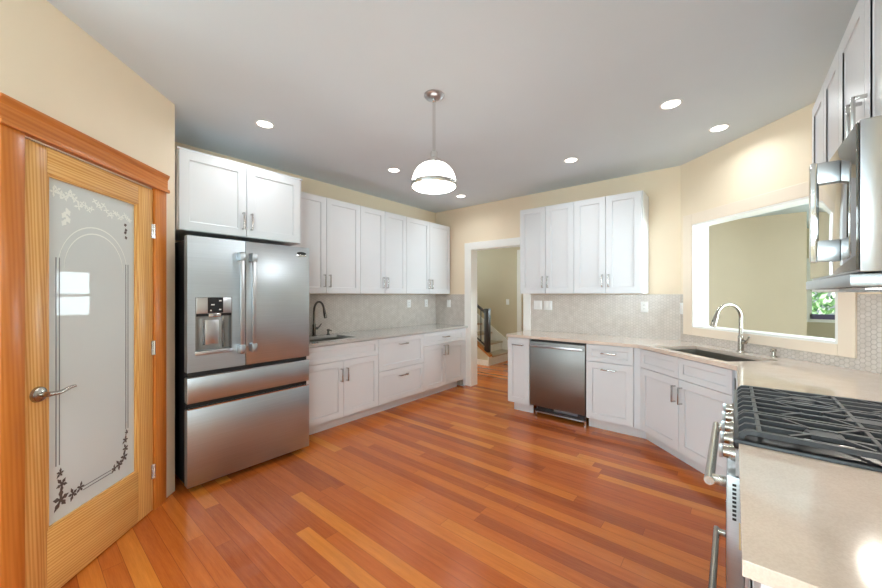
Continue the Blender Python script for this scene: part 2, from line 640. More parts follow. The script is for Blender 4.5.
# windows: one function for every window of the house
def window(n, loc, rz, w, h, z0, sash_mat='trim', hole=True, bars=True):
    """frame is centred on the wall line, local x along the wall, local y into the wall"""
    fr = MB()
    fw, fd = 0.06, 0.1
    fr.box(0, fw, -0.02, fd, z0, z0 + h).box(w - fw, w, -0.02, fd, z0, z0 + h).box(fw, w - fw, -0.02, fd, z0, z0 + fw).box(fw, w - fw, -0.02, fd, z0 + h - fw, z0 + h)
    root = fr.build('window_%d' % n, 'trim', smooth=False)
    at(root, loc, rz)
    struct(root)
    s = MB()
    zm = z0 + h * 0.5
    s.box(fw, w - fw, 0.02, 0.06, zm - 0.025, zm + 0.025)
    s.box(fw, fw + 0.035, 0.02, 0.06, z0 + fw, z0 + h - fw).box(w - fw - 0.035, w - fw, 0.02, 0.06, z0 + fw, z0 + h - fw)
    s.box(fw, w - fw, 0.02, 0.06, z0 + h - fw - 0.035, z0 + h - fw)
    s.build('window_sash', 'trim', root, smooth=False)
    MB().box(fw, w - fw, 0.02, 0.065, z0 + fw, z0 + fw + 0.10).build('bottom_rail', sash_mat, root, smooth=False)
    MB().box(fw, w - fw, 0.036, 0.042, z0 + fw + 0.05, z0 + h - fw).build('window_glass', 'glass', root, smooth=False)
    return root


def wall_with_holes(name, L, H, holes, loc, rz, mat='wall', th=0.13):
    """holes = [(u0,u1,z0,z1)] sorted by u"""
    m = MB()
    u = 0
    for a, b, c, d in holes:
        m.box(u, a, 0, th, 0, H).box(a, b, 0, th, 0, c).box(a, b, 0, th, d, H)
        u = b
    m.box(u, L, 0, th, 0, H)
    return struct(at(m.build(name, mat, smooth=False), loc, rz))


# family room behind the camera, unseen; its windows are added to admit light
wall_with_holes('wall_rear', DX - X0, CEIL, [(DX - x - 0.75, DX - x + 0.75, 0.75, 2.25) for x in (3.5, 1.3, -0.9)], (DX, BACKY, 0), PI)
for i, x_ in enumerate((3.5, 1.3, -0.9)):
    window(10 + i, (x_ + 0.75, BACKY, 0), PI, 1.5, 1.5, 0.75)
wall_with_holes('wall_rear_left', EN[1] - 0.11 - BACKY, CEIL, [(1.0, 2.8, 0.75, 2.25)], (-2.1, BACKY, 0), PI / 2)
window(14, (DX, -5.1, 0), -PI / 2, 2.2, 1.6, 0.75)  # unseen window added to light the left run and fridge
window(13, (-2.1, BACKY + 1.0, 0), PI / 2, 1.8, 1.5, 0.75)

# stair hall beyond the opening
HY = 2.42
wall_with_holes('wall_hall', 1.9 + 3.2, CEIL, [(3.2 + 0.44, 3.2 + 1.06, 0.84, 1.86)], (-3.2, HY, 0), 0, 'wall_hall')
window(2, (0.44, HY, 0), 0, 0.62, 1.02, 0.84)
struct(MB().box(1.9, 2.0, WT, 3.7, 0, CEIL).build('wall_hall_side', 'wall_hall', smooth=False))
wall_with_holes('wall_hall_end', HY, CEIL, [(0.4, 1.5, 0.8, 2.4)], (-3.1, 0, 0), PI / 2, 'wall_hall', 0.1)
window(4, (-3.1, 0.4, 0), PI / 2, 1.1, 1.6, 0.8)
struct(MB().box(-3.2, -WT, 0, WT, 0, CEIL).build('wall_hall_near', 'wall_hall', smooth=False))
# dining room beyond the pass-through
struct(MB().box(2.0, 4.60, 3.7, 3.82, 0, CEIL).build('wall_dining', 'wall_dining', smooth=False), 'pale beige wall seen through the pass-through', 'wall')
struct(MB().box(4.48, 4.60, 3.82, 5.7, 0, CEIL).build('wall_dining_return', 'wall_dining', smooth=False))
wall_with_holes('wall_dining_far', X1 - 4.6, CEIL, [(0.2, 2.2, 0.82, 2.08)], (4.6, 5.7, 0), 0, 'wall_hall')
window(1, (4.8, 5.7, 0), 0, 2.0, 1.26, 0.82, 'rail_outside')
wall_with_holes('wall_dining_right', 10.0, CEIL, [(4.3, 6.5, 0.7, 2.3)], (7.2, 5.7 - 1.1, 0), -PI / 2, 'wall_dining')
window(3, (7.2, 1.4 - 1.1 , 0), -PI / 2, 2.2, 1.6, 0.7)
struct(MB().box(DX + WT, 7.2, -4.2, -4.1, 0, CEIL).build('wall_dining_near', 'wall_dining', smooth=False))

# trims
tr = MB()
cw = 0.104
tr.box(DO0 - cw, DO0, -0.02, 0, 0, DOH, 0.002).box(DO1, DO1 + 0.088, -0.02, 0, 0, DOH, 0.002).box(DO0 - cw, DO1 + 0.088, -0.022, 0, DOH, DOH + 0.092, 0.002)
tr.box(DO0 - 0.001, DO0 + 0.012, -0.018, WT + 0.02, 0, DOH).box(DO1 - 0.012, DO1 + 0.001, -0.018, WT + 0.02, 0, DOH).box(DO0 + 0.012, DO1 - 0.012, -0.018, WT + 0.02, DOH - 0.012, DOH + 0.001)
struct(tr.build('trim_1', 'trim', smooth=False), 'white casing and jamb of the opening to the stair hall', 'door casing')
# pass-through casing: mitred boards in the diagonal wall's own frame
fo = (0.05, 1.427, 0.968, 2.148)
tr = MB()
tr.box(fo[0], PT0 - 0.004, -0.02, 0, fo[2], fo[3], 0.003).box(PT1 + 0.004, fo[1], -0.02, 0, fo[2], fo[3], 0.003)
tr.box(PT0 - 0.004, PT1 + 0.004, -0.02, 0, PZ1 + 0.002, fo[3], 0.003).box(PT0 - 0.004, PT1 + 0.004, -0.02, 0, fo[2], PZ0 - 0.002, 0.003)
struct(at(tr.build('trim_2', 'trim_cream', smooth=False), pC(0), RC), 'wide cream frame around the pass-through above the sink', 'window frame')
tr = MB()
tr.box(PT0 - 0.003, PT0 + 0.012, -0.016, WT + 0.015, PZ0, PZ1).box(PT1 - 0.012, PT1 + 0.003, -0.016, WT + 0.015, PZ0, PZ1)
tr.box(PT0 + 0.012, PT1 - 0.012, -0.016, WT + 0.015, PZ1 - 0.012, PZ1 + 0.003).box(PT0 + 0.012, PT1 - 0.012, -0.016, WT + 0.02, PZ0 - 0.003, PZ0 + 0.014)
struct(at(tr.build('trim_9', 'trim', smooth=False), pC(0), RC), 'white boards lining the inside of the pass-through', 'window lining')
# tall white casing in the hall beyond the opening
struct(MB().box(0.20, 0.30, HY - 0.025, HY, 0, 2.3, 0.003).build('trim_3', 'trim', smooth=False), 'tall white casing strip on the hall wall right of the stairs', 'trim')

# backsplash mosaics (each in the frame of its wall)
BS0, BS1 = HK, 1.366
TH = 0.008
struct(at(MB().box(0, 2.66, -TH, 0, BS0, BS1).build('backsplash_left', 'hex', smooth=False), pA(-2.66), RA), 'hexagon mosaic backsplash above the bar sink run', 'backsplash')
struct(at(MB().box(TH, DO0 - cw, -TH, 0, BS0, BS1).build('backsplash_corner', 'hex', smooth=False), pB(0), RB), 'narrow hexagon mosaic return left of the opening', 'backsplash')
b_l = CB[0] - (DO1 + 0.088)
struct(at(MB().box(0, b_l - 0.003, -TH, 0, BS0, BS1).build('backsplash_back', 'hex', smooth=False), pB(DO1 + 0.088), RB), 'hexagon mosaic backsplash above the dishwasher run', 'backsplash')
m = MB().box(0.003, fo[0] - 0.001, -TH, 0, BS0, BS1).box(fo[0] - 0.001, fo[1] + 0.001, -TH, 0, BS0, fo[2] - 0.001).box(fo[1] + 0.001, LC - 0.003, -TH, 0, BS0, BS1)
struct(at(m.build('backsplash_diagonal', 'hex', smooth=False), pC(0), RC), 'hexagon mosaic backsplash around the pass-through frame', 'backsplash')
struct(at(MB().box(0.003, 2.45, -TH, 0, BS0, BS1).build('backsplash_right', 'hex', smooth=False), pD(CD[1]), RD), 'hexagon mosaic backsplash behind the range', 'backsplash')

# outside
struct(MB().box(-30, 40, -30, 40, -0.6, -0.5).build('ground', 'lawn', smooth=False))


# ------------------------------------------------------------------ cabinets
def shaker(mb, x0, x1, z0, z1, yf, frame=0.062, th=0.02, rec=0.008):
    """shaker front: face at y = yf, body behind it to yf+th"""
    fr = min(frame, (z1 - z0) * 0.3, (x1 - x0) * 0.3)
    mb.box(x0, x0 + fr, yf, yf + th, z0, z1).box(x1 - fr, x1, yf, yf + th, z0, z1)
    mb.box(x0 + fr, x1 - fr, yf, yf + th, z1 - fr, z1).box(x0 + fr, x1 - fr, yf, yf + th, z0, z0 + fr)
    # sloped inner lip and recessed panel
    a = [(x0 + fr, z0 + fr), (x1 - fr, z0 + fr), (x1 - fr, z1 - fr), (x0 + fr, z1 - fr)]
    k = 0.006
    b = [(x0 + fr + k, z0 + fr + k), (x1 - fr - k, z0 + fr + k), (x1 - fr - k, z1 - fr - k), (x0 + fr + k, z1 - fr - k)]
    va = [mb.bm.verts.new((x, yf, z)) for x, z in a]
    vm = [mb.bm.verts.new((x, yf + rec * 0.6, z)) for x, z in a]
    vb = [mb.bm.verts.new((x, yf + rec, z)) for x, z in b]
    for p, q in ((va, vm), (vm, vb)):
        for i in range(4):
            mb.bm.faces.new((p[i], p[(i + 1) % 4], q[(i + 1) % 4], q[i]))
    mb.bm.faces.new(vb)
    mb.box(x0 + fr, x1 - fr, yf + rec + 0.0015, yf + th, z0 + fr, z1 - fr)
    return mb


def pull(parent, x, z, yf, vertical=True, L=0.135, pr=0.032, s=0.0055):
    m = MB()
    if vertical:
        m.box(x - s, x + s, yf - pr - s, yf - pr + s, z - L / 2, z + L / 2, 0.0015)
        for d in (-1, 1):
            zz = z + d * (L / 2 - s)
            m.box(x - s, x + s, yf - pr, yf - 0.0003, zz - s, zz + s, 0.001)
    else:
        m.box(x - L / 2, x + L / 2, yf - pr - s, yf - pr + s, z - s, z + s, 0.0015)
        for d in (-1, 1):
            xx = x + d * (L / 2 - s)
            m.box(xx - s, xx + s, yf - pr, yf - 0.0003, z - s, z + s, 0.001)
    return m.build('handle', 'pull', parent)


G = 0.0024


def carcass(t, x0, x1, d, z0, z1, name='body', open_top=False):
    p = 0.018
    m = MB()
    m.box(x0, x0 + p, -d, -0.011, z0, z1).box(x1 - p, x1, -d, -0.011, z0, z1)
    m.box(x0 + p, x1 - p, -d, -0.011, z0, z0 + p).box(x0 + p, x1 - p, -0.02, -0.011, z0 + p, z1)
    if open_top:
        m.box(x0 + p, x1 - p, -d, -d + 0.02, z1 - 0.06, z1)
    else:
        m.box(x0 + p, x1 - p, -d, -0.02, z1 - p, z1)
    return m.build(name, 'cab', t, smooth=False)


BD = 0.61         # base box depth; door faces stand at BD + 0.02
BZ0, BZ1 = 0.105, HK - TK


def base(label, loc, rz, w, fronts, d=BD, toe=(0.0, 0.0), open_top=False, fillers=(0, 0), name='base_cabinet', group=None):
    """fronts: list of (kind, x0, x1, z0, z1, pulls) with pulls = list of (x, z, vertical)"""
    t = thing(name, label, 'cabinet', loc, rz, group)
    carcass(t, 0, w, d, BZ0, BZ1, open_top=open_top)
    MB().box(toe[0], w - toe[1], -d + 0.075, -d + 0.09, 0.0, BZ0 - 0.0005).build('toe_kick', 'cab', t, smooth=False)
    for kind, x0, x1, z0, z1, pulls in fronts:
        o = shaker(MB(), x0 + G, x1 - G, z0 + G, z1 - G, -d - 0.02, 0.06 if z1 - z0 > 0.25 else 0.045).build(kind, 'cab', t, smooth=False)
        for x, z, vert in pulls:
            pull(o, x, z, -d - 0.02, vert)
    return t


def wallcab(label, loc, rz, w, splits, z0=UB, z1=UT, d=0.315, pulls='center', name='wall_cabinet', group=None, hz=None, filler=0.0, leftx=0.0):
    """splits: x positions of door edges (n+1 values)"""
    t = thing(name, label, 'cabinet', loc, rz, group)
    carcass(t, 0, w, d, z0, z1)
    n = len(splits) - 1
    for i in range(n):
        x0, x1 = splits[i], splits[i + 1]
        o = shaker(MB(), x0 + G, x1 - G, z0 + G, z1 - G, -d - 0.02).build('door', 'cab', t, smooth=False)
        hx = x1 - 0.032 if i % 2 == 0 else x0 + 0.032
        pull(o, hx, (z0 + 0.135) if hz is None else hz, -d - 0.02)
    return t


DZ0, DZS, DZ1 = 0.113, 0.69, BZ1 - 0.006
DR, DO = 'drawer_front', 'door'

# left run, from the fridge to the far corner (local x = y + offset)
yA = -2.648
w1, w2, w3 = 0.921, 0.757, 0.90
g = 'base cabinets along the left wall'
base('white base cabinet with two doors under the bar sink beside the fridge', pA(yA), RA, w1, [
    ('false_front', 0, w1, DZS, DZ1, []),
    (DO, 0, w1 / 2, DZ0, DZS, [(w1 / 2 - 0.035, 0.545, True)]),
    (DO, w1 / 2, w1, DZ0, DZS, [(w1 / 2 + 0.035, 0.545, True)])], open_top=True, group=g)
base('white base cabinet with two deep drawers and no doors', pA(yA + w1), RA, w2, [
    (DR, 0, w2, 0.488, DZ1, [(w2 / 2, 0.775, False)]),
    (DR, 0, w2, DZ0, 0.488, [(w2 / 2, 0.40, False)])], group=g)
t3 = base('white base cabinet in the far corner, one drawer over two doors', pA(yA + w1 + w2), RA, w3, [
    (DR, 0, w3 - 0.03, DZS, DZ1, [((w3 - 0.03) / 2, 0.785, False)]),
    (DO, 0, (w3 - 0.03) / 2, DZ0, DZS, [((w3 - 0.03) / 2 - 0.035, 0.60, True)]),
    (DO, (w3 - 0.03) / 2, w3 - 0.03, DZ0, DZS, [((w3 - 0.03) / 2 + 0.035, 0.60, True)])], toe=(0, 0.07), group=g)
fx0 = w3
MB().box(fx0, 0.97 - 0.009, -BD, -0.02, 0.0, BZ1).build('filler_panel', 'cab', t3, smooth=False)
MB().box(w3 - 0.068, w3 - 0.002, -BD + 0.012, -BD + 0.074, 0.02, BZ0 - 0.004).build('vent_block', 'outside_wall', t3, smooth=False)

# wall cabinets on the left wall
g = 'wall cabinets along the left wall'
wallcab('tall white wall cabinet next to the fridge, over the bar faucet', pA(-2.648), RA, 0.899, [0.0, 0.45, 0.899], group=g)
wallcab('middle white wall cabinet of the left run, over the drawer cabinet', pA(-1.749), RA, 0.757, [0, 0.3785, 0.757], group=g)
wallcab('last white wall cabinet of the left run, at the far corner', pA(-0.992), RA, 0.942, [0, 0.471, 0.942], group=g)
fc = wallcab('short deep white wall cabinet above the fridge', pA(-3.60), RA, 0.948, [0.008, 0.466, 0.925], 1.83, UT, 0.636, hz=1.955)
MB().box(-0.001, 0.948, -0.656, -0.655 + 0.02, UT - 0.001, UT + 0.012).build('top_moulding', 'cab', fc, smooth=False)

# far wall run
xB = 1.655
base('narrow white pull-out base cabinet left of the dishwasher', pB(xB), RB, 0.276, [
    (DO, 0, 0.276, DZ0, DZ1, [(0.138, 0.785, False)])], toe=(0.035, 0))
xDW = xB + 0.278
wDW = 0.612
xR = xDW + wDW + 0.004
wR = 0.432
tB = base('white base cabinet right of the dishwasher, drawer over bin door', pB(xR), RB, wR, [
    (DR, 0, wR, DZS, DZ1, [(wR / 2, 0.785, False)]),
    (DO, 0, wR, DZ0, DZS, [(wR / 2, 0.625, False)])], toe=(0, -0.088))
MB().box(wR + 0.002, wR + 0.055, -BD, -BD + 0.02, 0.105, BZ1).build('filler_panel', 'cab', tB, smooth=False)

wallcab('white two-door wall cabinet beside the hall opening', pB(1.662), RB, 0.663, [0, 0.3305, 0.663], group='wall cabinets over the dishwasher run')
wallcab('white two-door wall cabinet nearest the pass-through, over the outlet', pB(2.325), RB, 0.68, [0, 0.333, 0.67], group='wall cabinets over the dishwasher run')

# diagonal sink cabinet
u0, u1 = 0.262, 1.232
wc = u1 - u0
um = 0.739 - u0
sc_ = base('white angled sink base cabinet with two doors under the main sink', pC(u0), RC, wc, [
    ('false_front', 0.012, um, DZS, DZ1, []), ('false_front', um, wc - 0.025, DZS, DZ1, []),
    (DO, 0.012, um, DZ0, DZS, [(um - 0.035, 0.565, True)]), (DO, um, wc - 0.025, DZ0, DZS, [(um + 0.035, 0.565, True)])],
    toe=(-0.041, -0.08), open_top=True)
for fa_, fb_ in ((-0.0095, -0.0005), (wc + 0.0005, wc + 0.03)):
    MB().box(fa_, fb_, -BD, -BD + 0.018, 0.105, BZ1).build('filler_panel', 'cab', sc_, smooth=False)

# range wall base cabinets: the one between the corner and the range, and the near one
RY0, RY1 = -2.13, -2.895
DB = 0.618
yc = -1.375
wq = -(RY0 + 0.004) + yc
base('white drawer base cabinet between the angled sink and the range', pD(yc), RD, wq, [
    (DR, 0.02, wq - 0.0, DZS, DZ1, []), (DR, 0.02, wq, 0.40, DZS, []), (DR, 0.02, wq, DZ0, 0.40, [])], d=DB, toe=(-0.065, 0))
wn_ = 0.60
nc = base('white end base cabinet on the near side of the range', pD(RY1 - 0.006), RD, wn_, [
    (DO, 0, wn_, DZ0, DZ1, [(wn_ - 0.05, 0.60, True)])], d=DB)
MB().box(wn_ + 0.0005, wn_ + 0.018, -DB - 0.005, -0.012, 0.0, BZ1).build('end_panel', 'cab', nc, smooth=False)

# range wall upper cabinets
UD = 0.315
wallcab('white two-door wall cabinet on the right wall, beyond the microwave', pD(-1.465), RD, 0.663, [0, 0.335, 0.663], d=UD)
wallcab('short white wall cabinet directly above the microwave', pD(RY0), RD, 0.765, [0, 0.382, 0.765], 1.845, UT, UD, hz=1.96)

# ------------------------------------------------------------------ counters
sinkA = (0.13, 0.525, -2.475, -1.935)      # x0 x1 y0 y1
k = MB().prism([(0.009, -2.655), (0.009, -0.009), (0.648, -0.009), (0.648, -2.655)], HK - TK, HK, holes=([(sinkA[0], sinkA[2]), (sinkA[1], sinkA[2]), (sinkA[1], sinkA[3]), (sinkA[0], sinkA[3])],))
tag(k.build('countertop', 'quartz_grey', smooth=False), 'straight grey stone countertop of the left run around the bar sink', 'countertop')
CFX = 3.724
cfd = DC - 0.648                           # (x+y)/sqrt2 of the diagonal front


def cpt(u, v):
    return (CB[0] + u * R2 - v * R2, CB[1] - u * R2 - v * R2)


sinkC = (0.385, 1.105, 0.165, 0.565)       # u0 u1 v0 v1
outer = [(1.636, -0.0005), (CB[0] - 0.006, -0.009), (DX - 0.009, CD[1] - 0.006), (DX - 0.009, RY0 + 0.002), (CFX, RY0 + 0.002),
         (CFX, cfd / R2 - CFX), (cfd / R2 + 0.648, -0.648), (1.655, -0.648), (1.640, -0.642), (1.636, -0.63)]
k = MB().prism(outer, HK - TK, HK, holes=([cpt(sinkC[0], sinkC[2]), cpt(sinkC[1], sinkC[2]), cpt(sinkC[1], sinkC[3]), cpt(sinkC[0], sinkC[3])],))
tag(k.build('countertop', 'quartz', smooth=False), 'angled beige stone countertop wrapping from the dishwasher past the main sink', 'countertop')
k = MB().box(CFX - 0.004, DX - 0.009, -3.529, RY1 - 0.003, HK - TK, HK, 0.0015)
tag(k.build('countertop', 'quartz', smooth=False), 'short beige stone countertop in the near right corner beside the range', 'countertop')


# ------------------------------------------------------------------ sinks and taps
def sink(label, loc, rz, w, d, h, drain):
    """local x width, y depth, top rim at z=0"""
    t = thing('sink', label, 'sink', loc, rz)
    m = MB()
    p = 0.004
    r = 0.012
    m.box(-r, w + r, -r, p, -0.003, 0).box(-r, w + r, d - p, d + r, -0.003, 0).box(-r, p, p, d - p, -0.003, 0).box(w - p, w + r, p, d - p, -0.003, 0)
    m.box(0, p, 0, d, -h, -0.003).box(w - p, w, 0, d, -h, -0.003).box(p, w - p, 0, p, -h, -0.003).box(p, w - p, d - p, d, -h, -0.003)
    m.box(0, w, 0, d, -h - p, -h)
    m.build('bowl', 'sinksteel', t, smooth=False)
    MB().lathe([(0, 0.001), (0.03, 0.001), (0.042, 0.004), (0.045, 0.001), (0.045, 0.0)], (w * drain, d / 2, -h)).build('drain', 'chrome', t)
    return t


zs = HK - TK - 0.001
sink('small stainless bar sink set into the left countertop', (sinkA[0] + 0.0, sinkA[2], zs), 0, sinkA[1] - sinkA[0], sinkA[3] - sinkA[2], 0.19, 0.5)
p = cpt(sinkC[0], sinkC[3])
sink('wide stainless main sink set into the angled countertop', (p[0], p[1], zs), RC, sinkC[1] - sinkC[0], sinkC[3] - sinkC[2], 0.2, 0.5)


def faucet(label, loc, rz, H, reach, r, mat, lever=1):
    """base at origin; spout reaches to local -y; lever on the local +x side"""
    t = thing('faucet', label, 'faucet', loc, rz)
    MB().lathe([(0, 0), (0.027, 0), (0.027, 0.006), (0.021, 0.012), (0.019, 0.10), (0.02, 0.125), (0.015, 0.135), (0, 0.135)]).build('base', mat, t)
    rad = reach / 2
    pts = [(0, 0, 0.13 + i * (H - rad - 0.13) / 6) for i in range(7)]
    for i in range(1, 15):
        a = PI * i / 14 * 0.93
        pts.append((0, -rad + rad * math.cos(a), H - rad + rad * math.sin(a)))
    MB().tube(pts, r).build('spout', mat, t)
    e = Vector(pts[-1])
    d = (Vector(pts[-1]) - Vector(pts[-2])).normalized()
    hd = MB().tube([e - d * 0.004, e + d * 0.02, e + d * 0.075, e + d * 0.1], [r + 0.001, r + 0.004, r + 0.006, r + 0.005], 18)
    h = hd.build('spray_head', mat, t)
    MB().box(-0.005, 0.005, e.y + d.y * 0.05 - r - 0.0075, e.y + d.y * 0.05 - r - 0.003, e.z - 0.075, e.z - 0.04, 0.001).build('spray_button', 'dark', h)
    MB().cyl((lever * 0.017, 0, 0.085), (lever * 0.045, 0, 0.085), 0.015).tube([(lever * 0.04, 0, 0.087), (lever * 0.06, -0.005, 0.10), (lever * 0.085, -0.012, 0.135)], [0.008, 0.007, 0.006]).build('lever', mat, t)
    return t


def soap(label, loc, rz, mat):
    t = thing('soap_dispenser', label, 'soap dispenser', loc, rz)
    MB().lathe([(0, 0), (0.02, 0), (0.02, 0.008), (0.012, 0.014), (0.011, 0.04), (0.017, 0.046), (0.017, 0.062), (0.0, 0.066)]).build('pump', mat, t)
    MB().tube([(0, -0.01, 0.054), (0, -0.05, 0.052), (0, -0.068, 0.046)], [0.007, 0.006, 0.005]).build('nozzle', mat, t)
    return t


faucet('dark nickel gooseneck faucet at the bar sink beside the fridge', (0.075, -2.19, HK), RA, 0.385, 0.2, 0.0115, 'gunmetal')
soap('small soap pump right of the bar faucet', (0.075, -2.01, HK), RA, 'gunmetal')
p = cpt(0.735, 0.085)
faucet('brushed nickel gooseneck faucet below the pass-through', (p[0], p[1], HK), RC, 0.385, 0.215, 0.0135, 'nickel')
p = cpt(0.985, 0.075)
soap('small soap pump right of the main sink faucet', (p[0], p[1], HK), RC + 0.5, 'nickel')


# ------------------------------------------------------------------ refrigerator
fy0, fy1 = -3.594, -2.694
fw = fy1 - fy0
t = thing('refrigerator', 'stainless french-door fridge with water dispenser beside the pantry', 'refrigerator', (0.0, fy0, 0), RA)
FX = 0.85
MB().box(0.006, fw - 0.006, -0.775, -0.03, 0.045, 1.745, 0.006).build('body', 'dark', t)
for fy_ in (-0.76, -0.12):
    MB().box(0.03, fw - 0.03, fy_, fy_ + 0.06, 0.0, 0.044).build('foot', 'dark', t)
dt = 0.066
mid = 0.374
disp = (0.048, 0.282, 0.945, 1.345)     # x0 x1 z0 z1
z0d, z1d = 0.828, 1.768


def panel_with_hole(mb, x0, x1, z0, z1, y0, y1, hole):
    a, b, c, d = hole
    mb.box(x0, a, y0, y1, z0, z1).box(b, x1, y0, y1, z0, z1).box(a, b, y0, y1, z0, c).box(a, b, y0, y1, d, z1)
    return mb


dl = panel_with_hole(MB(), 0.002, mid - 0.002, z0d, z1d, -FX, -FX + dt, disp).build('door', 'steel', t, smooth=False)
dr = MB().box(mid + 0.002, fw - 0.002, -FX, -FX + dt, z0d, z1d, 0.004).build('door', 'steel', t)
mdw = MB().box(0.002, fw - 0.002, -FX, -FX + dt, 0.615, 0.79, 0.004).build('drawer', 'steel', t)
bdw = MB().box(0.002, fw - 0.002, -FX, -FX + dt, 0.042, 0.572, 0.004).build('drawer', 'steel', t)
MB().box(0.004, fw - 0.004, -FX + 0.001, -FX + 0.03, 0.7905, 0.797).build('grip_lip', 'chrome', mdw)
MB().box(0.004, fw - 0.004, -FX + 0.001, -FX + 0.03, 0.5725, 0.58).build('grip_lip', 'chrome', bdw)
MB().box(0.01, fw - 0.01, -FX + 0.035, -FX + dt, 0.797, 0.8275).build('grip_recess', 'dark', mdw)
MB().box(0.01, fw - 0.01, -FX + 0.035, -FX + dt, 0.58, 0.6145).build('grip_recess', 'dark', bdw)
# french door handles
for k, (hx, par) in enumerate(((mid - 0.042, dl), (mid + 0.042, dr))):
    h = MB()
    h.box(hx - 0.014, hx + 0.014, -FX - 0.062, -FX - 0.042, 0.925, 1.68, 0.006)
    h.build('handle', 'steel_h', par)
    for zz in (0.93, 1.615):
        MB().box(hx - 0.019, hx + 0.019, -FX - 0.066, -FX - 0.0004, zz, zz + 0.062, 0.004).build('handle_mount', 'steel', par)
# badge: dark oval over a bright bar, no readable lettering
bx, bz = fw - 0.075, 1.715
bd = MB()
vs = [bd.bm.verts.new((bx + 0.042 * math.cos(2 * PI * i / 28), -FX - 0.0035, bz + 0.013 * math.sin(2 * PI * i / 28))) for i in range(28)]
bd.bm.faces.new(vs)
rr_ = bmesh.ops.extrude_face_region(bd.bm, geom=list(bd.bm.faces))
for v_ in rr_['geom']:
    if isinstance(v_, bmesh.types.BMVert):
        v_.co.y += 0.003
bd.build('badge', 'dark', dr)
MB().box(bx - 0.042, bx + 0.042, -FX - 0.003, -FX - 0.0005, bz - 0.026, bz - 0.012, 0.001).build('badge', 'chrome', dr)
# dispenser
a, b, c, d = disp
dsp = MB()
dsp.box(a, b, -FX + 0.055, -FX + 0.0655, c, d)
dsp.box(a, a + 0.006, -FX + 0.002, -FX + 0.055, c, d).box(b - 0.006, b, -FX + 0.002, -FX + 0.055, c, d)
dsp = dsp.build('dispenser', 'steel_dw', t, smooth=False)
MB().box(a + 0.006, b - 0.006, -FX - 0.001, -FX + 0.05, d - 0.115, d - 0.002, 0.002).build('control_housing', 'steel_h', dsp)
MB().box(a + 0.075, b - 0.062, -FX - 0.004, -FX - 0.0012, d - 0.112, d - 0.003).build('control_display', 'dark', dsp)
for ix, iz, iw in ((0.095, 0.05, 0.022), (0.145, 0.022, 0.016), (0.145, 0.085, 0.014), (0.09, 0.09, 0.008)):
    MB().box(a + ix, a + ix + iw, -FX - 0.0052, -FX - 0.0042, d - iz - 0.008, d - iz).build('display_icon', 'plate', dsp)
MB().box(a + 0.006, b - 0.006, -FX + 0.004, -FX + 0.054, d - 0.135, d - 0.118).build('spout_shroud', 'dark', dsp)
MB().box(a + 0.08, b - 0.075, -FX - 0.006, -FX + 0.04, d - 0.14, d - 0.116, 0.003).build('nozzle', 'chrome', dsp)
MB().box(a + 0.055, a + 0.066, -FX + 0.03, -FX + 0.054, c + 0.06, d - 0.16).box(b - 0.06, b - 0.049, -FX + 0.02, -FX + 0.054, c + 0.035, d - 0.135).build('side_rib', 'chrome', dsp)
MB().box(a + 0.07, b - 0.075, -FX + 0.038, -FX + 0.0545, c + 0.06, d - 0.165, 0.004).build('paddle', 'steel_h', dsp)
MB().box(a - 0.002, b + 0.002, -FX - 0.006, -FX + 0.054, c - 0.004, c + 0.024, 0.004).build('drip_tray', 'steel_h', dsp)

# ------------------------------------------------------------------ dishwasher
t = thing('dishwasher', 'stainless dishwasher with bar handle under the far countertop', 'dishwasher', (xDW, 0, 0), RB)
MB().box(0.012, wDW - 0.012, -0.595, -0.04, 0.12, 0.858).build('body', 'dark', t, smooth=False)
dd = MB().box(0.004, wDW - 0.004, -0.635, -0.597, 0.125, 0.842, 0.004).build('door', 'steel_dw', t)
MB().box(0.006, wDW - 0.006, -0.63, -0.597, 0.8425, 0.852).build('control_strip', 'dark', t)
MB().box(0.015, wDW - 0.015, -0.689, -0.668, 0.787, 0.812, 0.006).build('handle', 'steel_h', dd)
for hx in (0.09, wDW - 0.045):
    MB().box(hx - 0.018, hx + 0.018, -0.67, -0.6353, 0.788, 0.811, 0.003).build('handle_mount', 'steel', dd)
MB().box(0.05, wDW - 0.02, -0.555, -0.545, 0.03, 0.118).build('kick_plate', 'steel_h', t, smooth=False)
MB().box(0.04, wDW - 0.012, -0.60, -0.585, 0.06, 0.085).box(0.08, 0.25, -0.6, -0.56, 0.086, 0.115).box(wDW - 0.09, wDW - 0.02, -0.6, -0.56, 0.088, 0.118).build('lower_rail', 'dark', t, smooth=False)
for lx in (0.06, wDW - 0.018):
    MB().cyl((lx, -0.59, 0.0), (lx, -0.59, 0.058), 0.012).build('leg', 'chrome', t)

# ------------------------------------------------------------------ range
rw = RY0 - RY1
t = thing('gas_range', 'stainless gas range with black grates set in the right counter', 'range', (DX, RY0, 0), RD)
XF = DX - 3.735                      # depth of the body front in the local frame
MB().box(0.004, rw - 0.004, -XF, -0.03, 0.05, 0.875).build('body', 'steel_h', t, smooth=False)
for lx in (0.05, rw - 0.05):
    for ly in (-XF + 0.06, -0.1):
        MB().cyl((lx, ly, 0.0), (lx, ly, 0.0495), 0.018).build('leg', 'dark', t)
MB().box(0.002, rw - 0.002, -XF - 0.028, -0.012, 0.876, 0.908, 0.006).build('cooktop', 'dark', t)
MB().poly_yz([(-XF, 0.79), (-XF, 0.875), (-XF - 0.02, 0.875), (-XF - 0.022, 0.87), (-XF - 0.022, 0.792)], 0.004, rw - 0.004).build('control_panel', 'steel', t, smooth=False)
od = MB().box(0.006, rw - 0.006, -XF - 0.045, -XF - 0.001, 0.315, 0.785, 0.004).build('oven_door', 'steel', t)
MB().box(0.09, rw - 0.09, -XF - 0.0475, -XF - 0.0455, 0.39, 0.66, 0.0005).build('window', 'smoked', od)
hb = -XF - 0.091
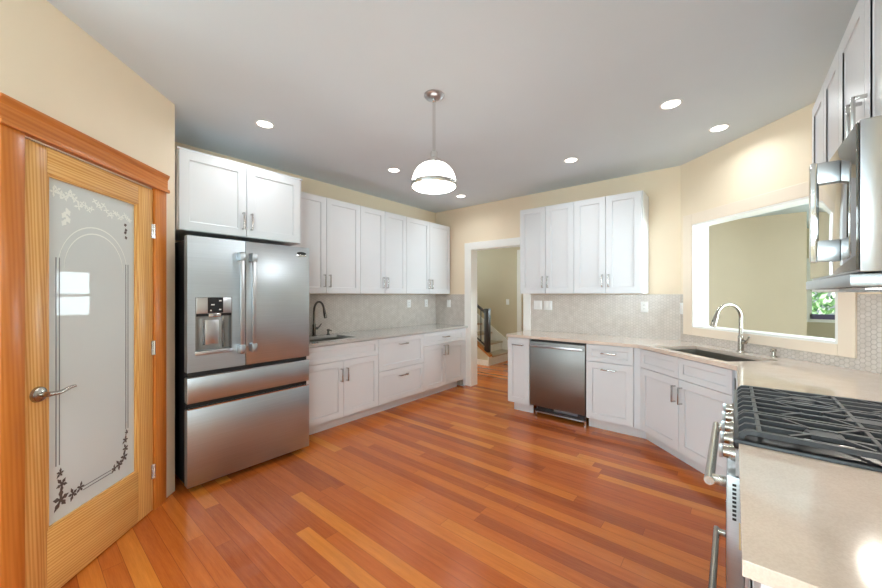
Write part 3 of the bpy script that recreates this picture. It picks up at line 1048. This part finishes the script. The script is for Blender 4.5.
MB().tube([(0.05, hb, 0.735), (rw - 0.05, hb, 0.735)], 0.0145, 18).build('handle', 'nickel', od)
for hx in (0.075, rw - 0.075):
    MB().box(hx - 0.016, hx + 0.016, hb + 0.006, -XF - 0.0453, 0.722, 0.748, 0.003).build('handle_mount', 'nickel', od)
vsl = MB()
for i in range(9):
    vsl.box(rw - 0.0062, rw - 0.0052, -XF - 0.03, -XF - 0.02, 0.755 - i * 0.0135, 0.763 - i * 0.0135)
vsl.build('vent_slots', 'slot', od, smooth=False)
MB().box(rw - 0.0062, rw - 0.0054, -XF - 0.014, -XF - 0.002, 0.56, 0.645).build('paper_label', 'label', od, smooth=False)
wd = MB().box(0.006, rw - 0.006, -XF - 0.045, -XF - 0.001, 0.08, 0.305, 0.004).build('warming_drawer', 'steel', t)
MB().tube([(0.05, hb, 0.235), (rw - 0.05, hb, 0.235)], 0.0125, 18).build('handle', 'nickel', wd)
for hx in (0.075, rw - 0.075):
    MB().box(hx - 0.014, hx + 0.014, hb + 0.006, -XF - 0.0453, 0.224, 0.246, 0.003).build('handle_mount', 'nickel', wd)
for i in range(5):
    kx = 0.09 + i * (rw - 0.18) / 4
    kb = -XF - 0.0222
    kn = MB().cyl((kx, kb, 0.832), (kx, kb - 0.012, 0.832), 0.027, 0.025, 28).cyl((kx, kb - 0.012, 0.832), (kx, kb - 0.032, 0.832), 0.0215, 0.019, 28)
    kn = kn.build('knob', 'nickel', t)
    MB().box(kx - 0.005, kx + 0.005, kb - 0.044, kb - 0.0322, 0.81, 0.854, 0.002).build('knob_grip', 'steel', kn)
# burners
for bxp, byp, br in ((0.15, -0.46, 0.045), (0.15, -0.2, 0.036), (rw / 2, -0.33, 0.05), (rw - 0.15, -0.46, 0.045), (rw - 0.15, -0.2, 0.036)):
    bu = MB().lathe([(0, 0), (br + 0.018, 0), (br + 0.018, 0.006), (br, 0.012), (br, 0.016), (0, 0.016)], (bxp, byp, 0.908), 30).build('burner', 'steel_h', t)
    MB().lathe([(0, 0.0163), (br - 0.003, 0.0163), (br - 0.001, 0.02), (br - 0.005, 0.026), (0, 0.027)], (bxp, byp, 0.908), 30).build('burner_cap', 'iron', bu)
# three continuous grates with bars running front to back
gy0, gy1 = -XF - 0.010, -0.055
gz = 0.930
for gi_ in range(3):
    gm = MB()
    gx = 0.014 + gi_ * (rw - 0.028) / 3
    gw = (rw - 0.028) / 3 - 0.004
    nb = 4
    for i in range(nb):
        bxx = gx + 0.012 + i * (gw - 0.024) / (nb - 1)
        pts = [(bxx, gy0 + 0.002, 0.9085), (bxx, gy0 + 0.003, gz - 0.012), (bxx, gy0 + 0.014, gz - 0.001), (bxx, gy0 + 0.03, gz),
               (bxx, gy1 - 0.03, gz), (bxx, gy1 - 0.014, gz - 0.001), (bxx, gy1 - 0.003, gz - 0.012), (bxx, gy1 - 0.002, 0.9085)]
        gm.tube(pts, 0.0105, square=True)
    for cyp in (gy0 + 0.045, (gy0 + gy1) / 2, gy1 - 0.045):
        gm.box(gx + 0.004, gx + gw - 0.004, cyp - 0.006, cyp + 0.006, gz - 0.008, gz + 0.0065, 0.002)
    for byp in (-0.46, -0.2):
        bxc = gx + gw / 2
        for sx, sy in ((1, 1), (1, -1), (-1, 1), (-1, -1)):
            gm.tube([(bxc + sx * 0.025, byp + sy * 0.025, gz + 0.003), (bxc + sx * 0.095, byp + sy * 0.085, gz + 0.003)], 0.0075, square=True)
    gm.build('grate', 'iron', t, smooth=False)

# ------------------------------------------------------------------ microwave
MXD = DX - 3.964                     # front of the door
t = thing('microwave', 'stainless over-the-range microwave with bar handle on the right wall', 'microwave', (DX, RY0, 0), RD)
mz0, mz1 = 1.42, 1.835
MB().box(0.004, rw - 0.004, -MXD + 0.05, -0.012, mz0, mz1).build('body', 'steel_h', t, smooth=False)
dm = MB().box(0.002, rw - 0.002, -MXD + 0.006, -MXD + 0.049, mz0 + 0.004, mz1, 0.004).build('door', 'steel_h', t)
MB().box(0.01, rw - 0.006, -MXD, -MXD + 0.0055, mz0 + 0.01, mz1 - 0.006, 0.002).build('door_glass', 'smoked', dm)
hx = rw - 0.2
MB().box(hx - 0.016, hx + 0.016, -MXD - 0.066, -MXD - 0.046, mz0 + 0.045, mz1 - 0.05, 0.006).build('handle', 'chrome', dm)
for zz in (mz0 + 0.048, mz1 - 0.12):
    MB().box(hx - 0.015, hx + 0.015, -MXD - 0.062, -MXD - 0.0004, zz, zz + 0.067, 0.003).build('handle_mount', 'steel_h', dm)
MB().box(0.0, rw, -MXD - 0.012, -0.014, mz0 - 0.035, mz0 - 0.0005, 0.003).build('vent_base', 'steel', t)
MB().box(0.12, rw - 0.12, -MXD + 0.0, -MXD + 0.05, mz0 - 0.0365, mz0 - 0.0353).build('vent_grille', 'dark', t, smooth=False)
lamp_ = MB().box(rw / 2 - 0.1, rw / 2 - 0.04, -0.315, -0.265, mz0 - 0.038, mz0 - 0.0353).build('cooktop_lamp', 'lamp', t, smooth=False)
ld = bpy.data.lights.new('cooktop_lamp_light', 'AREA')
ld.size, ld.energy, ld.color = 0.05, 3.0, (1.0, 0.93, 0.82)
lo = bpy.data.objects.new('cooktop_lamp_light', ld)
C.objects.link(lo)
lo.parent = t
lo.location = (rw / 2 - 0.07, -0.29, mz0 - 0.042)

# ------------------------------------------------------------------ pantry door
EY = -0.012                          # face of the door slab relative to the wall face
root = bpy.data.objects.new('door_1', None)
C.objects.link(root)
at(root, pE(LE), RE)
struct(root, 'wooden pantry door with etched frosted glass and a lever handle', 'door')


def ex_(s):
    return LE - s


dx0, dx1 = ex_(DS1 - 0.003), ex_(DS0 + 0.004)
gx0, gx1, gz0, gz1 = ex_(0.888), ex_(0.352), 0.305, 1.905
yb = EY + 0.038
for a, b in ((dx0, gx0), (gx1, dx1)):
    MB().box(a, b, EY, yb, 0.008, 2.02, 0.002).build('stile', 'fir_v', root)
MB().box(gx0, gx1, EY, yb, 0.008, gz0, 0.001).build('rail', 'fir_h', root)
MB().box(gx0, gx1, EY, yb, gz1, 2.02, 0.001).build('rail', 'fir_h', root)
st = MB()
k = 0.012
st.box(gx0, gx0 + k, EY + 0.004, EY + 0.016, gz0, gz1).box(gx1 - k, gx1, EY + 0.004, EY + 0.016, gz0, gz1)
st.build('glazing_bead', 'fir_v', root)
st = MB()
st.box(gx0 + k, gx1 - k, EY + 0.004, EY + 0.016, gz0, gz0 + k).box(gx0 + k, gx1 - k, EY + 0.004, EY + 0.016, gz1 - k, gz1)
st.build('glazing_bead', 'fir_h', root)
glz = MB().box(gx0 + 0.001, gx1 - 0.001, EY + 0.017, EY + 0.023, gz0 + 0.001, gz1 - 0.001).build('glass_pane', 'frost', root, smooth=False)
# etched ornament, a hair proud of the glass
yg0, yg1 = EY + 0.0155, EY + 0.0168


def leaf(mb, cx, cz, ang, L, W):
    pts = []
    n = 9
    for i in range(n):
        tt = i / (n - 1)
        pts.append((tt * L, W * math.sin(PI * tt) * (1 + 0.25 * math.sin(tt * 14))))
    up = pts
    dn = [(x, -y) for x, y in pts[-2:0:-1]]
    c, s_ = math.cos(ang), math.sin(ang)
    mb.poly_xz([(cx + x * c - y * s_, cz + x * s_ + y * c) for x, y in up + dn], yg0, yg1)


def flower(mb, cx, cz, r, a0=0.0, n=5):
    r *= 1.12
    for i in range(n):
        leaf(mb, cx, cz, a0 + 2 * PI * i / n, r * (1.0 if i % 2 else 0.75), r * 0.17)


ib = 0.055                          # border inset
lx0, lx1 = gx0 + ib, gx1 - ib
lz0, lz1 = gz0 + 0.075, gz1 - 0.12
bl = MB()
for o_ in (0.0, 0.016):
    bl.box(lx0 + o_, lx0 + o_ + 0.004, yg0, yg1, lz0 + 0.19, lz1 - 0.25)
    bl.box(lx1 - o_ - 0.004, lx1 - o_, yg0, yg1, lz0 + 0.21, lz1 - 0.25)
    bl.box(lx0 + 0.14, lx1 - 0.12, yg0, yg1, lz0 + 0.006 + o_, lz0 + 0.010 + o_)
bl.build('etched_border', 'etch_line', glz, smooth=False)
fl = MB()
for cx, cz, r, a in ((lx0 + 0.025, lz0 + 0.025, 0.048, 0.3), (lx0 + 0.03, lz0 + 0.095, 0.034, 0.9), (lx0 + 0.022, lz0 + 0.15, 0.022, 0.2), (lx0 + 0.085, lz0 + 0.018, 0.03, 0.6), (lx0 + 0.125, lz0 + 0.028, 0.026, 0.1)):
    flower(fl, cx, cz, r, a)
for cx, cz, r, a in ((lx1 - 0.03, lz0 + 0.055, 0.032, 0.3), (lx1 - 0.065, lz0 + 0.03, 0.03, 0.9), (lx1 - 0.1, lz0 + 0.02, 0.022, 0.2), (lx1 - 0.02, lz0 + 0.1, 0.026, 0.6), (lx1 - 0.022, lz0 + 0.15, 0.024, 0.1), (lx1 - 0.012, lz0 + 0.19, 0.016, 0.5)):
    flower(fl, cx, cz, r, a)
for i in range(4):
    leaf(fl, lx1 - 0.012 - 0.008 * (i % 2), lz1 - 0.02 - i * 0.022, PI * (1.1 + 0.5 * (i % 2)), 0.02, 0.008)
fl.build('etched_flowers', 'etch_clear', glz, smooth=False)
pl = MB()
acx, acz, ar = (lx0 + lx1) / 2, lz1 - 0.30, (lx1 - lx0) / 2 - 0.01
for rr2 in (ar, ar - 0.03):
    pts = [(acx + rr2 * math.cos(PI * i / 24), acz + 0.22 * rr2 / ar * math.sin(PI * i / 24)) for i in range(25)]
    for (xa, za), (xb, zb) in zip(pts, pts[1:]):
        pl.poly_xz([(xa, za), (xb, zb), (xb, zb + 0.006), (xa, za + 0.006)], yg0, yg1)
for i in range(26):
    f_ = i / 25
    xx = lx0 - 0.01 + f_ * (lx1 - lx0 + 0.02)
    zz = lz1 + 0.02 + 0.012 * math.sin(i * 1.7) + (0.03 if i < 7 or 11 < i < 16 else 0)
    flower(pl, xx, zz, 0.024 if i < 8 else 0.017, i * 0.7, 4)
for i in range(4):
    leaf(pl, lx0 + 0.05, lz1 - 0.01 - i * 0.018, -PI / 2 + 0.5 * (-1) ** i, 0.04, 0.011)
pl.build('etched_garland', 'etch_pale', glz, smooth=False)
for hz_ in (0.25, 1.028, 1.762):
    h = MB().cyl((dx1 + 0.004, EY - 0.006, hz_ - 0.045), (dx1 + 0.004, EY - 0.006, hz_ + 0.045), 0.006, seg=12)
    h.box(dx1 - 0.016, dx1 + 0.002, EY - 0.0025, EY - 0.0004, hz_ - 0.044, hz_ + 0.044)
    h.build('hinge', 'chrome', root)
hxp = ex_(0.93)
hl = MB().cyl((hxp, EY - 0.0004, 0.93), (hxp, EY - 0.012, 0.93), 0.034, 0.031, 32).cyl((hxp, EY - 0.012, 0.93), (hxp, EY - 0.018, 0.93), 0.031, 0.02, 32).cyl((hxp, EY - 0.018, 0.93), (hxp, EY - 0.05, 0.93), 0.0115, seg=20)
pts, rs = [], []
for i in range(15):
    f_ = i / 14
    pts.append((hxp - 0.01 + 0.128 * f_, EY - 0.05, 0.932 - 0.006 * math.sin(PI * f_ * 1.0) + 0.018 * max(0, f_ - 0.35) * math.sin((f_ - 0.35) * 4.2)))
    rs.append(0.011 - 0.005 * f_)
hl.tube(pts, rs)
hl.build('door_handle', 'nickel', root)

cs = MB().box(ex_(DS0 - 0.003), ex_(0.12), -0.022, -0.0005, 0, 2.034, 0.002).build('trim_4', 'case_v')
struct(at(cs, pE(LE), RE), 'right side casing of the pantry door, orange wood', 'door casing')
cs = MB().box(ex_(1.08), ex_(DS1 + 0.003), -0.022, -0.0005, 0, 2.034, 0.002).build('trim_5', 'case_v')
struct(at(cs, pE(LE), RE), 'left side casing of the pantry door, orange wood', 'door casing')
cs = MB().poly_yz([(-0.0005, 2.035), (-0.034, 2.035), (-0.036, 2.045), (-0.034, 2.056), (-0.022, 2.058), (-0.022, 2.118), (-0.026, 2.124), (-0.034, 2.14), (-0.036, 2.15), (-0.0005, 2.15)], ex_(1.09), ex_(0.108)).build('trim_6', 'case_h', smooth=False)
struct(at(cs, pE(LE), RE), 'moulded wooden head casing over the pantry door', 'door casing')
# shelves inside the pantry so the space behind the glass is a real one
struct(MB().box(-1.1, -0.8, -4.2, -3.78, 1.2, 1.22).build('trim_7', 'trim', smooth=False))


# ------------------------------------------------------------------ lights on the ceiling
def recessed(label, x, y):
    t = thing('recessed_light', label, 'ceiling light', (x, y, CEIL), 0, 'recessed ceiling lights')
    MB().lathe([(0.053, -0.002), (0.057, -0.005), (0.066, -0.004), (0.068, -0.0005), (0.053, -0.0005), (0.053, -0.002)]).build('trim_ring', 'plate', t)
    MB().lathe([(0, -0.003), (0.0525, -0.003), (0.0525, -0.001), (0, -0.001)]).build('diffuser', 'lamp', t)
    d = bpy.data.lights.new('recessed_lamp', 'AREA')
    d.shape = 'DISK'
    d.spread = math.radians(150)
    d.size, d.energy, d.color = 0.1, REC_W, (0.9, 0.96, 1.0)
    o = bpy.data.objects.new('recessed_lamp', d)
    C.objects.link(o)
    o.parent = t
    o.location = (0, 0, -0.01)
    return t


for lab, x, y in (('recessed light near the ceiling edge in front of the fridge', 0.917, -3.105),
                  ('recessed light in front of the middle left wall cabinets, behind the pendant', 0.938, -1.777),
                  ('recessed light in the far corner above the hall opening', 0.897, -0.528),
                  ('recessed light over the dishwasher run of cabinets', 2.479, -0.862),
                  ('recessed light nearest the right wall cabinets and the camera', 3.373, -1.445),
                  ('recessed light over the main sink, close to the pass-through', 3.618, -0.785)):
    recessed(lab, x, y)
for x, y in ((0.92, -5.6), (2.2, -5.2), (3.5, -5.6)):
    recessed('recessed light behind the viewer over the family room', x, y)

t = thing('pendant_lamp', 'chrome pendant with a glowing white glass dome over the kitchen centre', 'pendant light', (2.183, -2.574, CEIL), 0)
MB().lathe([(0, -0.028), (0.03, -0.028), (0.055, -0.02), (0.066, -0.008), (0.066, -0.0005), (0, -0.0005)]).build('canopy', 'steel_h', t)
MB().cyl((0, 0, -0.028), (0, 0, -0.375), 0.0105).lathe([(0.009, -0.05), (0.014, -0.045), (0.014, -0.03), (0.009, -0.028)]).build('rod', 'chrome', t)
MB().lathe([(0, -0.365), (0.013, -0.368), (0.024, -0.378), (0.024, -0.415), (0.03, -0.42), (0.03, -0.428), (0.052, -0.434), (0.054, -0.451), (0, -0.451)]).build('hub', 'chrome', t)
RD_ = 0.147
zt, zb_ = -0.452, -0.595
prof = [(0.04, zt)]
for i in range(1, 13):
    a = PI / 2 * i / 12
    prof.append((0.04 + (RD_ - 0.04) * math.sin(a), zb_ + (zt - zb_) * math.cos(a)))
MB().lathe(prof).build('glass_dome', 'opal', t)
bot = [(RD_ - 0.004, zb_ - 0.012)]
for i in range(1, 11):
    a = PI / 2 * i / 10
    bot.append(((RD_ - 0.004) * math.cos(a), zb_ - 0.012 - 0.026 * math.sin(a)))
MB().lathe(bot).build('glass_bowl', 'opal', t)
MB().lathe([(RD_ - 0.003, zb_ - 0.013), (RD_ + 0.004, zb_ - 0.014), (RD_ + 0.006, zb_ + 0.0), (RD_ + 0.004, zb_ + 0.014), (RD_ - 0.002, zb_ + 0.013)]).build('rim_band', 'chrome', t)
for k in range(3):
    a0 = math.radians(-42 + 120 * k)
    pts = [((r + 0.004) * math.cos(a0), (r + 0.004) * math.sin(a0), z) for r, z in prof]
    MB().tube(pts, 0.005, 8).build('strap', 'chrome', t)
d = bpy.data.lights.new('pendant_bulb', 'POINT')
d.shadow_soft_size, d.energy, d.color = 0.12, PEND_W, (0.9, 0.96, 1.0)
o = bpy.data.objects.new('pendant_bulb', d)
C.objects.link(o)
o.parent = t
o.location = (0, 0, zb_ - 0.19)


# ------------------------------------------------------------------ outlets and switches
def plate(label, loc, rz, w, h, kind, name, cat, group=None):
    t = thing(name, label, cat, loc, rz, group)
    MB().box(-w / 2, w / 2, -0.0065, -0.0003, -h / 2, h / 2, 0.0015).build('cover_plate', 'plate', t)
    if kind == 'switch':
        n = max(1, round(w / 0.055))
        n = 2 if w > 0.1 else 1
        for i in range(n):
            cx = (i - (n - 1) / 2) * 0.046
            MB().box(cx - 0.016, cx + 0.016, -0.0095, -0.0066, -0.033, 0.033, 0.001).build('rocker', 'plate', t)
    else:
        for s_ in (-1, 1):
            so = MB().lathe([(0, 0), (0.016, 0), (0.016, 0.002), (0, 0.002)])
            bmesh.ops.rotate(so.bm, verts=so.bm.verts, cent=(0, 0, 0), matrix=Matrix.Rotation(PI / 2, 3, 'X'))
            bmesh.ops.translate(so.bm, verts=so.bm.verts, vec=(0, -0.0066, s_ * 0.02))
            so = so.build('socket', 'plate', t)
            MB().box(-0.007, -0.004, -0.0092, -0.0088, s_ * 0.02 - 0.006, s_ * 0.02 + 0.004).box(0.004, 0.007, -0.0092, -0.0088, s_ * 0.02 - 0.006, s_ * 0.02 + 0.004).build('slot', 'slot', so, smooth=False)
    return t


yb_ = -TH
plate('left one of the two white switch plates above the dishwasher', (1.752, yb_, 1.228), RB, 0.112, 0.115, 'switch', 'wall_switch', 'switch')
plate('right one of the two white switch plates above the dishwasher', (1.886, yb_, 1.226), RB, 0.112, 0.115, 'switch', 'wall_switch', 'switch')
plate('white outlet plate under the right end of the far wall cabinets', (2.965, yb_, 1.23), RB, 0.072, 0.116, 'outlet', 'wall_outlet', 'outlet')
plate('white switch plate on the tiled return left of the hall opening', (0.278, yb_, 1.224), RB, 0.072, 0.116, 'switch', 'wall_switch', 'switch')
plate('white outlet plate on the left wall tiles near the corner', (TH, -0.24, 1.23), RA, 0.072, 0.116, 'outlet', 'wall_outlet', 'outlet')
plate('white outlet plate on the left wall tiles, second from the corner', (TH, -0.62, 1.23), RA, 0.072, 0.116, 'outlet', 'wall_outlet', 'outlet')
p = cpt(0.026, TH)
plate('white plate beside the left edge of the pass-through frame', (p[0], p[1], 1.222), RC, 0.045, 0.116, 'switch', 'wall_switch', 'switch')
plate('white light switch on the stair hall wall', (-0.03, HY, 1.205), RB, 0.075, 0.118, 'switch', 'wall_switch', 'switch')

# ------------------------------------------------------------------ staircase in the hall
SX, SY0, SY1 = 0.10, 1.56, HY - 0.03
st = thing('staircase', 'staircase with pale wood treads and white risers beyond the hall opening', 'staircase', (SX, SY0, 0), 0)
rise, run_ = 0.18, 0.26
for i in range(9):
    MB().box(-i * run_ - 0.015, -i * run_, 0.001, SY1 - SY0, i * rise, (i + 1) * rise - 0.03).build('riser', 'trim', st, smooth=False)
    MB().box(-(i + 1) * run_ - 0.014, -i * run_ + 0.025, 0.001, SY1 - SY0, (i + 1) * rise - 0.03, (i + 1) * rise, 0.004).build('tread', 'tread', st)
slope = rise / run_
pts = [(0.16, 0.0), (0.16, 0.13), (-2.3, 0.13 + 2.46 * slope + 0.1), (-2.3, 0.0)]
MB().poly_xz([(0.12, 0.0), (0.12, 0.22), (-2.3, 0.22 + 2.42 * slope), (-2.3, 0.0)], SY1 - SY0 + 0.001, SY1 - SY0 + 0.029).build('skirt_board', 'trim', st, smooth=False)
# knee wall with sloping cap
kz = 0.17
pts = [(SX - 0.02, 0), (SX - 0.02, kz), (-2.2, kz + (SX - 0.02 + 2.2) * slope), (-2.2, 0)]
struct(MB().poly_xz(pts, SY0 - 0.1, SY0 - 0.001).build('wall_stair', 'wall_hall', smooth=False), 'low sloping beige wall along the stairs', 'wall')
cap = MB().poly_xz([(SX + 0.01, kz + 0.001), (SX + 0.01, kz + 0.035), (-2.2, kz + 0.035 + (SX + 0.01 + 2.2) * slope), (-2.2, kz + 0.016 + (SX - 0.02 + 2.2) * slope)], SY0 - 0.115, SY0 + 0.0)
struct(cap.build('trim_8', 'capwood', smooth=False), 'orange wood cap sloping along the low stair wall', 'trim')
struct(MB().box(SX - 0.0195, SX + 0.0, SY0 - 0.115, SY0 - 0.001, 0, kz).box(-2.2, SX - 0.02, SY0 - 0.115, SY0 - 0.1005, 0, 0.1).build('baseboard_stair', 'trim', smooth=False), 'white baseboard wrapping the end of the low stair wall', 'baseboard')
rl = thing('stair_railing', 'dark metal stair railing with a square newel post', 'railing', (SX - 0.07, SY0 - 0.05, 0), 0)
nz0 = kz + 0.09
MB().box(-0.045, 0.045, -0.045, 0.045, nz0 - 0.01, 1.06, 0.003).box(-0.05, 0.05, -0.05, 0.05, 1.06, 1.09, 0.004).build('newel_post', 'railmetal', rl)


def slope_bar(x0, x1, zr, hw, hh):
    return MB().poly_xz([(x0, zr), (x1, zr - (x1 - x0) * slope), (x1, zr - (x1 - x0) * slope + hh), (x0, zr + hh)], -hw, hw)


slope_bar(-0.045, -1.6, 0.99, 0.02, 0.045).build('handrail', 'railmetal', rl, smooth=False)
slope_bar(-0.045, -1.6, 0.36, 0.012, 0.025).build('bottom_rail', 'railmetal', rl, smooth=False)
for i in range(10):
    xx = -0.15 - i * 0.12
    MB().box(xx - 0.007, xx + 0.007, -0.007, 0.007, 0.36 + (-xx - 0.045) * slope + 0.03, 0.99 + (-xx - 0.045) * slope).build('baluster', 'railmetal', rl, smooth=False)


# ------------------------------------------------------------------ trees outside the dining window
def tree(label, x, y, h, r, seed):
    rnd = random.Random(seed)
    t = thing('tree', label, 'tree', (x, y, -0.5), 0)
    MB().tube([(0, 0, 0), (0.05, 0.03, h * 0.4), (0, 0, h * 0.8)], [0.13, 0.1, 0.05], 10).build('trunk', 'bark', t)
    m = MB()
    for i in range(1500):
        u = rnd.uniform(-1, 1)
        a = rnd.uniform(0, 2 * PI)
        rr = r * rnd.uniform(0.45, 1.0) ** 0.5
        q = Vector((rr * math.sqrt(1 - u * u) * math.cos(a), rr * math.sqrt(1 - u * u) * math.sin(a), h * 0.55 + rr * 1.05 * u))
        n = Vector((rnd.gauss(0, 1), rnd.gauss(0, 1), rnd.gauss(0, 1))).normalized()
        b1 = n.orthogonal().normalized()
        b2 = n.cross(b1)
        s = rnd.uniform(0.07, 0.15)
        v = [m.bm.verts.new(q + b1 * s), m.bm.verts.new(q + b2 * s * 0.5), m.bm.verts.new(q - b1 * s), m.bm.verts.new(q - b2 * s * 0.5)]
        m.bm.faces.new(v)
    m.build('foliage', 'leaf', t, smooth=False)


tree('leafy green tree outside the dining room window', 6.4, 10.2, 3.4, 1.5, 3)
tree('second leafy tree standing farther outside the dining window', 9.9, 12.2, 3.8, 1.7, 5)
